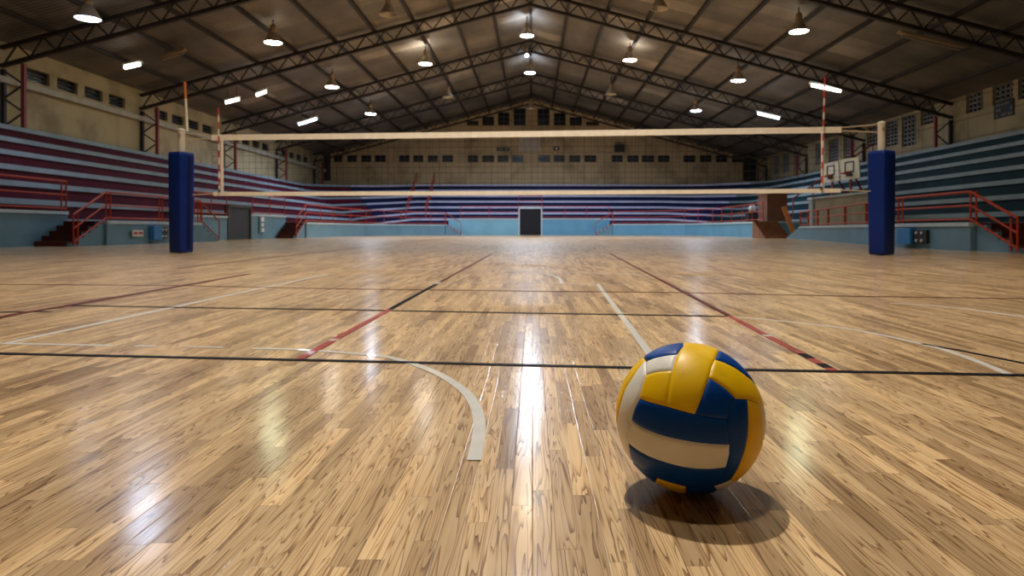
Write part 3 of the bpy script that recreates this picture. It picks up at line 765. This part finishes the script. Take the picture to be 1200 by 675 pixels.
# ------------------------------------------------------------------ raised walkways, stair flights, railings
def walkway(front, back, z, m, label):
    c = Vector((sum(p[0] for p in front)/len(front), sum(p[1] for p in front)/len(front), 0))
    e = empty('raised_walkway', c, label, 'walkway', 'raised walkways')
    def strip(f, k, z0, z1):
        b = MB(); n = len(f)
        for p, q in zip(f, k): b.v += [(p[0],p[1],z0),(p[0],p[1],z1),(q[0],q[1],z1),(q[0],q[1],z0)]
        for i in range(n-1):
            for r in range(4): t = (r+1) % 4; b.f.append((4*i+r, 4*i+t, 4*i+4+t, 4*i+4+r))
        b.f.append((0,1,2,3)); b.f.append(tuple(4*(n-1)+r for r in (3,2,1,0)))
        return b
    assert len(front) == len(back)
    strip(front, back, 0, z-.07).build('wall_face', m, e)
    f2 = []
    for i, p in enumerate(front):
        a, q = Vector(front[max(i-1,0)]), Vector(front[min(i+1,len(front)-1)]); d = (q-a).normalized(); n = Vector((-d.y, d.x))
        bc = Vector(back[min(i, len(back)-1)])-Vector(p)
        if n.dot(bc) > 0: n = -n
        f2.append((p[0]+n.x*.03, p[1]+n.y*.03))
    strip(f2, back, z-.07, z).build('coping', M['cap'], e)
    return e
def flight(p0, p1, w, z, n, m, label, sides=(1,)):
    """steps from the floor at p0 up to height z at p1; w = vector across"""
    p0, p1, w = Vector((*p0,0)), Vector((*p1,0)), Vector((*w,0))
    e = empty('stair_flight', p0, label, 'stairs', 'short stair flights')
    for i in range(n):
        a, c = p0+(p1-p0)*i/n, p0+(p1-p0)*(i+1)/n; h = z*(i+1)/n
        if i == n-1: h = z-.01
        u = w.normalized()*.07
        k0 = u if -1 in sides else u*0; k1 = u if 1 in sides else u*0
        q = [a+k0, a+w-k1, c+w-k1, c+k0]
        MB().quad_prism(q, [Vector((v.x,v.y,h)) for v in q]).build('step', m, e)
    for sd in sides:
        b = MB(); u = w.normalized()*.07
        for i in range(n):
            a, c = p0+(p1-p0)*i/n, p0+(p1-p0)*(i+1)/n; h = max(.02, z*(i+1)/n-.045)
            if i == n-1: h = z-.05
            q = [a+w-u+u*.02, a+w, c+w, c+w-u+u*.02] if sd == 1 else [a, a+u*.98, c+u*.98, c]
            b.quad_prism(q, [Vector((v.x,v.y,h)) for v in q])
        b.build('side_wall', M['blue_wall_dim'], e)
    return e
def railing(runs, h, label, rails=(1.0,.55,.10), double=True, step=1.9, r=.019, extra=None):
    """runs: list of polylines of 3-D base points; posts at each vertex and between"""
    e = empty('guard_railing', runs[0][0], label, 'railing', 'orange guard railings')
    up = Vector((0,0,1))
    for run in runs:
        run = [Vector(p)+up*.004 for p in run]
        for j, k in enumerate(rails):
            b = MB()
            for i in range(len(run)-1): b.tube(run[i]+up*h*k, run[i+1]+up*h*k, r if j else r*1.25, 8)
            b.build('rail', M['orange'], e)
        posts = []
        for i in range(len(run)-1):
            d = run[i+1]-run[i]; n = max(1, round(d.length/step))
            for q in range(n): posts.append((run[i]+d*q/n, d.normalized()))
        posts.append((run[-1], (run[-1]-run[-2]).normalized()))
        for p, d in posts:
            MB().tube(p, p+up*h, r, 8).build('post', M['orange'], e)
            if double:
                q = p+d*.16*(-1 if p is posts[-1][0] else 1); MB().tube(Vector((q.x,q.y,p.z)), Vector((q.x,q.y,p.z))+up*h*1.0, r, 8).build('post', M['orange'], e)
    return e
def inner(i0, i1, off=RUN*(NK-1)+.08): return [(PATH[i][0]+PATH[i][2]*off, PATH[i][1]+PATH[i][3]*off) for i in range(i0, i1+1)]
XI = -15.4+RUN*(NK-1)+.08                     # foot of the left tiers
# left side (the tiers' foot is at XI = -11.12; walkway fronts stand further in)
walkway([(-11.0,5),(-11.0,16.15)], [(XI,5),(XI,16.15)], .80, M['blue_wall_dim'], 'pale blue front wall under the railing at the start of the red bleachers')
walkway([(-10.1,16.2),(-10.1,20.8)], [(XI,16.2),(XI,20.8)], .58, M['blue_wall_dim'], 'pale blue walkway wall behind the padded post by the red bleachers')
walkway([(-11.0,22.15),(-11.0,24.6)], [(XI,22.15),(XI,24.6)], .86, M['blue_wall_dim'], 'narrow pale blue wall between a stair foot and a dark doorway')
walkway([(-11.0,26.7),(-11.0,30.45)], [(XI,26.7),(XI,30.45)], .98, M['blue_wall_dim'], 'pale blue wall with a white mark past the dark doorway')
walkway([(-10.1,30.5),(-10.2,35),(-9.6,39.5),(-8.2,42.6),(-6.6,44.3),(-5.75,44.9)], [(XI,30.5),(XI,35),(XI,41),(-10.6,45.2),(-8.7,46.7),(-5.75,47.1)], .70, M['blue_wall_dim'], 'pale blue curved walkway wall in the corner between the red and navy bleachers')
flight((-10.955,15.0), (-10.955,16.18), (.795,0), .58, 5, M['step'], 'dark red steps rising to the walkway at the start of the red bleachers')
flight((-10.955,22.05), (-10.955,20.84), (.795,0), .58, 5, M['step'], 'dark red steps behind the padded post by the red bleachers')
flight((-10.955,29.2), (-10.955,30.46), (.795,0), .70, 5, M['step'], 'dark red steps by the corner of the red and navy bleachers')
O_ = 'orange guard railing '
railing([[(-11.0,6,.8),(-11.0,13.9,.8),(-11.0,16.1,.8)]], .70, O_+'above the front wall at the start of the red bleachers', step=2.2)
railing([[(-10.12,15.05,.02),(-10.12,16.2,.58),(-10.12,20.8,.58)]], .68, O_+'along the walkway and down the first steps by the red bleachers', step=2.3)
railing([[(-10.12,20.9,.56),(-10.12,22.05,.02)]], .62, O_+'down the steps behind the padded post by the red bleachers', rails=(1.0,.1), double=False)
railing([[(-11.0,22.2,.86),(-11.0,24.55,.86)]], .75, O_+'above the narrow wall beside the dark doorway', step=1.2, double=False)
railing([[(-11.0,26.8,.98),(-11.0,30.3,.98)]], .78, O_+'above the white-marked wall past the dark doorway', step=1.7, double=False)
railing([[(-10.12,29.25,.02),(-10.12,30.5,.70),(-10.22,35,.70),(-9.62,39.5,.70),(-8.22,42.6,.70),(-6.6,44.32,.70),(-5.75,44.93,.70)]], .80, O_+'round the corner walkway between red and navy bleachers', step=1.9, double=False)
# doorway to the passage under the red stand
d3 = struct(MB().box(XI, -11.02, 24.62, 26.68, 0, 1.25).build('door_3', M['steel_navy']))
MB().box(-11.02, -10.97, 24.62, 24.72, 0, 1.25).box(-11.02, -10.97, 26.58, 26.68, 0, 1.25).box(-11.02, -10.97, 24.62, 26.68, 1.2, 1.28).build('door_frame', M['frame'], d3)
# far centre block with its door
z_c = 1.12
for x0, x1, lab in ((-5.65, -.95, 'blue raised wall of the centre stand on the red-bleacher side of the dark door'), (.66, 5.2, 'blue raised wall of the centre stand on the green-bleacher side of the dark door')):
    walkway([(x0,46.0),(x1,46.0)], [(x0,47.85),(x1,47.85)], z_c, M['blue_wall_lit'] if x0 < 0 else M['blue_front'], lab)
d4 = struct(MB().box(-.93, .64, 46.05, 46.14, 0, 1.78).build('door_4', M['night']))
MB().box(-.94, -.86, 46.0, 46.06, 0, 1.86).box(.57, .65, 46.0, 46.06, 0, 1.86).box(-.94, .65, 46.0, 46.06, 1.78, 1.90).build('door_frame', M['cap'], d4)
railing([[(-4.85,46.02,z_c),(-.97,46.02,z_c)]], .82, O_+'above the centre stand on the red-bleacher side of the dark door', step=1.6, double=False)
railing([[(.68,46.02,z_c),(5.15,46.02,z_c)]], .82, O_+'above the centre stand on the green-bleacher side of the dark door', step=1.6, double=False)
railing([[(-.94,45.98,1.90),(.65,45.98,1.90)]], .75, O_+'on the lintel straight above the dark centre door', step=1.6, double=False)
flight((-4.70,44.95), (-5.72,44.95), (0,.95), .70, 5, M['cap'], 'pale steps with an orange handrail on the red-bleacher side of the centre stand', (-1,))
flight((4.15,44.95), (5.28,44.95), (0,.95), .70, 5, M['cap'], 'pale steps with an orange handrail on the green-bleacher side of the centre stand', (-1,))
railing([[(-5.70,44.92,.70),(-4.70,44.92,.02)]], .78, O_+'down the pale steps on the red-bleacher side of the centre stand', rails=(1.0,.08), double=False)
railing([[(5.26,44.92,.70),(4.15,44.92,.02)]], .78, O_+'down the pale steps on the green-bleacher side of the centre stand', rails=(1.0,.08), double=False)
# right corner and right side
XQ = 16.5-RUN*(NK-1)-.08
walkway([(5.3,44.9),(7.4,44.3),(9.4,42.2),(10.3,39),(10.45,34),(10.2,30.15)], [(5.3,47.1),(9.4,47.0),(10.9,45.8),(XQ,42),(XQ,36),(XQ,30.15)], .74, M['blue_front'], 'blue curved walkway wall in the corner between the navy and green bleachers')
railing([[(5.3,44.92,.74),(7.4,44.33,.74),(9.4,42.23,.74),(10.3,39,.74),(10.45,34,.74),(10.2,30.2,.74)]], .82, O_+'round the corner walkway between navy and green bleachers', step=2.0, double=False)
flight((9.70,28.5), (9.70,30.1), (1.05,0), .74, 6, M['wood_step'], 'brown wooden steps at the corner of the navy and green bleachers', ())
walkway([(10.35,26.4),(9.3,21.5),(8.3,17),(7.65,14.3),(7.6,11.85)], [(XQ,26.4),(XQ,21.5),(XQ,17),(XQ,14.3),(XQ,11.85)], .50, M['blue_wall_dim'], 'pale blue walkway wall behind the padded post by the green bleachers')
flight((10.40,27.9), (10.40,26.44), (1.0,0), .50, 4, M['grey'], 'grey steps at the far end of the walkway by the green bleachers', (-1,))
flight((7.69,10.75), (7.69,11.82), (1.03,0), .50, 4, M['step'], 'dark red steps at the near end of the walkway by the green bleachers', (-1,))
railing([[(10.35,26.4,.50),(9.3,21.5,.50),(8.3,17,.50),(7.67,14.3,.50),(7.64,11.9,.50),(7.64,10.75,.02)]], .53, O_+'along the walkway and down the steps by the green bleachers', step=1.9)
railing([[(8.78,11.85,.50),(8.78,10.75,.02)]], .53, O_+'down the inner side of the steps by the green bleachers', rails=(1.0,.5), double=False)
# passage walls at the corner gap
def block(name, b, m, label, cat, group=None): return tag(b.build(name, m), label, cat, group, 'thing')
e = empty('passage_wall', (11.3,25.5,0), 'olive concrete passage wall at the gap in the green bleachers', 'wall')
MB().box(10.9, 11.55, 22.2, 26.3, .50, 1.55).build('body', M['olive'], e); MB().box(10.86, 11.57, 22.15, 26.34, 1.55, 1.62).build('coping', M['grey'], e)
e = empty('concrete_pier', (11.0,26.6,0), 'grey concrete pier beside the brown wooden steps', 'pier')
MB().box(10.86, 11.30, 26.5, 26.85, .50, 1.55).build('shaft', M['grey'], e, bevel=.02); MB().box(10.82, 11.34, 26.46, 26.89, 1.55, 1.62).build('cap', M['cap'], e)
e = empty('timekeeper_booth', (10.6,31,.74), 'brown boarded booth standing at the top of the wooden steps', 'booth')
MB().box(10.45, 11.35, 30.4, 31.6, .745, 1.95).build('panel', M['brown'], e); MB().box(10.40, 11.40, 30.35, 31.65, 1.95, 2.02).build('top_board', M['wood_step'], e)
e = empty('leaning_plank', (10.4,27.9,0), 'orange plank leaning by the wooden steps', 'plank')
MB().beam((10.86,28.2,.02), (10.40,28.25,1.33), .05, .20, up=(1,0,0)).build('board', M['plank'], e)
e = empty('cloth_bundle', U(876,262,33), 'pale cloth bundle on a dark stool behind the railing near the wooden steps', 'bundle')
c = Vector((10.9,33.8,1.38))
MB().lathe(c, [(0,.20),(.10,.19),(.19,.10),(.22,0),(.17,-.12),(.05,-.17),(0,-.17)], 14).build('cloth', M['cloth'], e, smooth=True)
MB().box(10.62,11.18,33.55,34.1,.74,1.2).build('stool', M['black'], e)
# aisle handrails on the stands
def aisle(x0, ya, za, yb, zb, label, w=1.0):
    e = empty('aisle_railing', (x0, ya, za), label, 'railing', 'aisle handrails')
    for s in (0, w):
        b = MB(); b.tube((x0+s,ya,za+.85), (x0+s,yb,zb+.85), .03, 8); b.tube((x0+s,ya,za+.45), (x0+s,yb,zb+.45), .025, 8); b.build('rail', M['orange'], e)
        for k in range(5):
            t = k/4; y, z = ya+(yb-ya)*t, za+(zb-za)*t; MB().tube((x0+s,y,z-.02), (x0+s,y,z+.87), .03, 8).build('post', M['orange'], e)
    return e
aisle(-8.75, 47.3, 1.16, 51.6, 3.85, 'orange aisle handrails climbing the navy bleachers near the red ones', 1.35)
e = empty('aisle_railing', (13.5,31.5,1.9), 'red aisle handrail climbing the green bleachers beside the two backboards', 'railing', 'aisle handrails')
MB().tube((12.4,32.5,1.85),(16.2,32.5,4.45),.035,8).build('rail', M['dark_red'], e)
for k in range(5):
    x = 12.4+3.8*k/4; MB().tube((x,32.5,3.726-.48*math.ceil((16.5-x)/.7+1e-6)+.48*0),(x,32.5,1.85+2.6*k/4),.03,8).build('post', M['dark_red'], e)

# ------------------------------------------------------------------ backboards and small fittings
def backboard(p, q, h, label):
    p, q = Vector(p), Vector(q); d = (q-p); u = d.normalized(); up = Vector((0,0,1)); n = Vector((u.y,-u.x,0)); n = -n if n.y > 0 else n
    e = empty('basketball_backboard', p, label, 'backboard', 'two basketball backboards')
    MB().beam(p+up*h/2, q+up*h/2, .05, h).build('board', M['white'], e)
    f = MB(); c = p+d*.5; w = d.length
    def bar(x0, z0, x1, z1, t=.05): f.beam(c+u*x0*w+up*z0*h+n*.03, c+u*x1*w+up*z1*h+n*.03, .012, t)
    bar(-.22,.36,.22,.36); bar(-.22,.82,.22,.82)
    f.beam(c-u*.22*w+up*.34*h+n*.03, c-u*.22*w+up*.84*h+n*.03, .05, .012, up=n); f.beam(c+u*.22*w+up*.34*h+n*.03, c+u*.22*w+up*.84*h+n*.03, .05, .012, up=n)
    f.build('target_square', M['black'], e)
    r = MB(); cc = c+up*.28*h+n*.25
    for i in range(14):
        a, b_ = 2*math.pi*i/14, 2*math.pi*(i+1)/14
        r.tube(cc+(u*math.cos(a)+n*math.sin(a))*.2, cc+(u*math.cos(b_)+n*math.sin(b_))*.2, .022, 6)
    r.build('rim', M['redpaint'], e)
    MB().beam(c+up*.24*h+n*.03, c+up*.24*h+n*.10, .22, .16).build('bracket', M['black'], e)
    s = MB(); s.beam(c+up*.5*h-n*.06, c-n*.06+Vector((0,0,1.75-c.z)), .08, .08, up=n); s.beam(c+up*.5*h-n*.06, c-n*.9+Vector((0,0,1.9-c.z)), .06, .06)
    s.build('stand', M['dark_red'], e)
    return e
backboard(U(965.3,214.5,28.6), U(983.3,211.8,27.9), .80, 'white basketball backboard by the striped antenna')
backboard(U(984.6,211.6,27.8), U(1007.3,208.5,27.1), .84, 'white basketball backboard close to the padded post by the green bleachers')
def plate(name, x, y0, y1, z0, z1, sgn, m, label, cat, extras):
    e = empty(name, (x, (y0+y1)/2, z0), label, cat)
    xa, xb = sorted((x, x+sgn*.03)); MB().box(xa, xb, y0, y1, z0, z1).build('plate', m, e)
    for nm, a, b_, c, d, mm in extras:
        xa, xb = sorted((x+sgn*.03, x+sgn*.045)); MB().box(xa, xb, y0+(y1-y0)*a, y0+(y1-y0)*b_, z0+(z1-z0)*c, z0+(z1-z0)*d).build(nm, mm, e)
    return e
plate('wall_sign', -10.068, 17.15, 17.6, .20, .36, 1, M['white'], 'small white sign with two red marks on the pale blue wall by the blue box', 'sign', [('mark',.12,.42,.3,.75,M['signred']),('mark',.58,.9,.3,.75,M['signred'])])
plate('wall_sign', -11.0+.032, 27.4, 27.9, .25, .88, 1, M['blue_wall_dim'], 'column of worn white marks on the pale blue wall past the dark doorway', 'sign', [('mark',.2,.8,.72,1.0,M['white']),('mark',.3,.7,.40,.62,M['white']),('mark',.35,.8,.05,.28,M['white'])])
plate('wall_sign', 7.75, 14.25, 14.45, .13, .38, -1, M['white'], 'small white sign on the wall just behind the padded post by the green bleachers', 'sign', [('mark',.2,.8,.55,.9,M['signred']),('mark',.2,.8,.1,.45,M['black'])])
def cabinet(x, y0, y1, y2, z0, z1, sgn, label):
    e = empty('socket_cabinet', (x, y0, z0), label, 'electrical cabinet', 'socket cabinets')
    xa, xb = sorted((x, x+sgn*.12)); ym = y1
    MB().box(xa, xb, min(y0,ym), max(y0,ym)-.005, z0, z1).build('door', M['bin'], e, bevel=.01)
    xa, xb = sorted((x, x+sgn*.06)); MB().box(xa, xb, min(ym,y2), max(ym,y2), z0+.03, z1-.03).build('socket_board', M['black'], e)
    for a, c in ((.3,.25),(.7,.25),(.3,.72),(.7,.72)):
        yy, zz = ym+(y2-ym)*a, z0+(z1-z0)*c; MB().tube((x+sgn*.06,yy,zz), (x+sgn*.085,yy,zz), .028, 10).build('socket', M['cloth'], e)
    return e
cabinet(-10.068, 17.95, 18.35, 18.75, .10, .47, 1, 'bright blue electrical cabinet with a black socket board by the red bleachers')
cabinet(7.612, 14.05, 13.55, 13.1, .08, .40, -1, 'bright blue electrical cabinet with a black socket board by the green bleachers')
block('wall_box', MB().box((721.5-CX)*45.9/F, (728-CX)*45.9/F, 45.86, 45.99, .24, .60), M['brown'], 'small brown box on the blue wall beside the pale steps', 'box')
def on_far(name, x0, y0, x1, y1, th, m, label, cat, parts=()):
    e = empty(name, (fx((x0+x1)/2), YF, fz(y1)), label, cat)
    MB().box(fx(x0), fx(x1), YF-th, YF-.002, fz(y1), fz(y0)).build('case', m, e)
    for nm, a, b_, c, d, mm in parts:
        X0, X1, Z0, Z1 = fx(x0), fx(x1), fz(y1), fz(y0)
        MB().box(X0+(X1-X0)*a, X0+(X1-X0)*b_, YF-th-.03, YF-th, Z0+(Z1-Z0)*c, Z0+(Z1-Z0)*d).build(nm, mm, e)
on_far('wall_sign', 582, 173, 597, 177, .06, M['black'], 'long narrow dark sign high on the gable wall', 'sign', [('mark',.1,.5,.3,.7,M['vent']),('mark',.6,.9,.3,.7,M['vent'])])
on_far('wall_clock', 648.5, 171.8, 655.5, 176.5, .08, M['black'], 'small dark clock box on the gable wall beside the pale patch', 'clock', [('face',.3,.7,.25,.75,M['white'])])
on_far('loudspeaker', 720, 170, 731, 178.5, .35, M['black'], 'dark loudspeaker box above a window on the gable wall', 'loudspeaker', [('grille',.1,.9,.1,.9,M['steel_navy'])])
# dark painted sign on the right wall
yb, ya = ry(1189), ry(1166); z0, z1 = rz(1178,137), rz(1178,118)
e = empty('wall_sign_board', (XR, ya, z0), 'dark board with pale marks high on the wall above the green bleachers', 'sign')
MB().box(XR-.05, XR-.002, yb, ya, z0, z1).build('board', M['steel_navy'], e)
k = MB(); random.seed(3)
for i in range(7):
    for j in range(3):
        y = yb+(ya-yb)*(i+.2+random.random()*.3)/7; z = z0+(z1-z0)*(j+.2)/3
        if random.random() > .25: k.box(XR-.065, XR-.05, y, y+(ya-yb)/13, z, z+(z1-z0)*.16)
k.build('marks', M['vent'], e)

# ------------------------------------------------------------------ world and colour
w = bpy.data.worlds.new('World'); S.world = w; w.use_nodes = True
w.node_tree.nodes['Background'].inputs[0].default_value = (.02,.03,.06,1); w.node_tree.nodes['Background'].inputs[1].default_value = .2
S.view_settings.view_transform = 'Standard'; S.view_settings.look = 'None'; S.view_settings.gamma = 1; S.view_settings.use_curve_mapping = False
S.view_settings.exposure = -0.36
S.cycles.use_denoising = True; S.cycles.use_light_tree = True
S.cycles.max_bounces = 6; S.cycles.diffuse_bounces = 4; S.cycles.glossy_bounces = 3; S.cycles.sample_clamp_indirect = 6; S.cycles.caustics_reflective = False
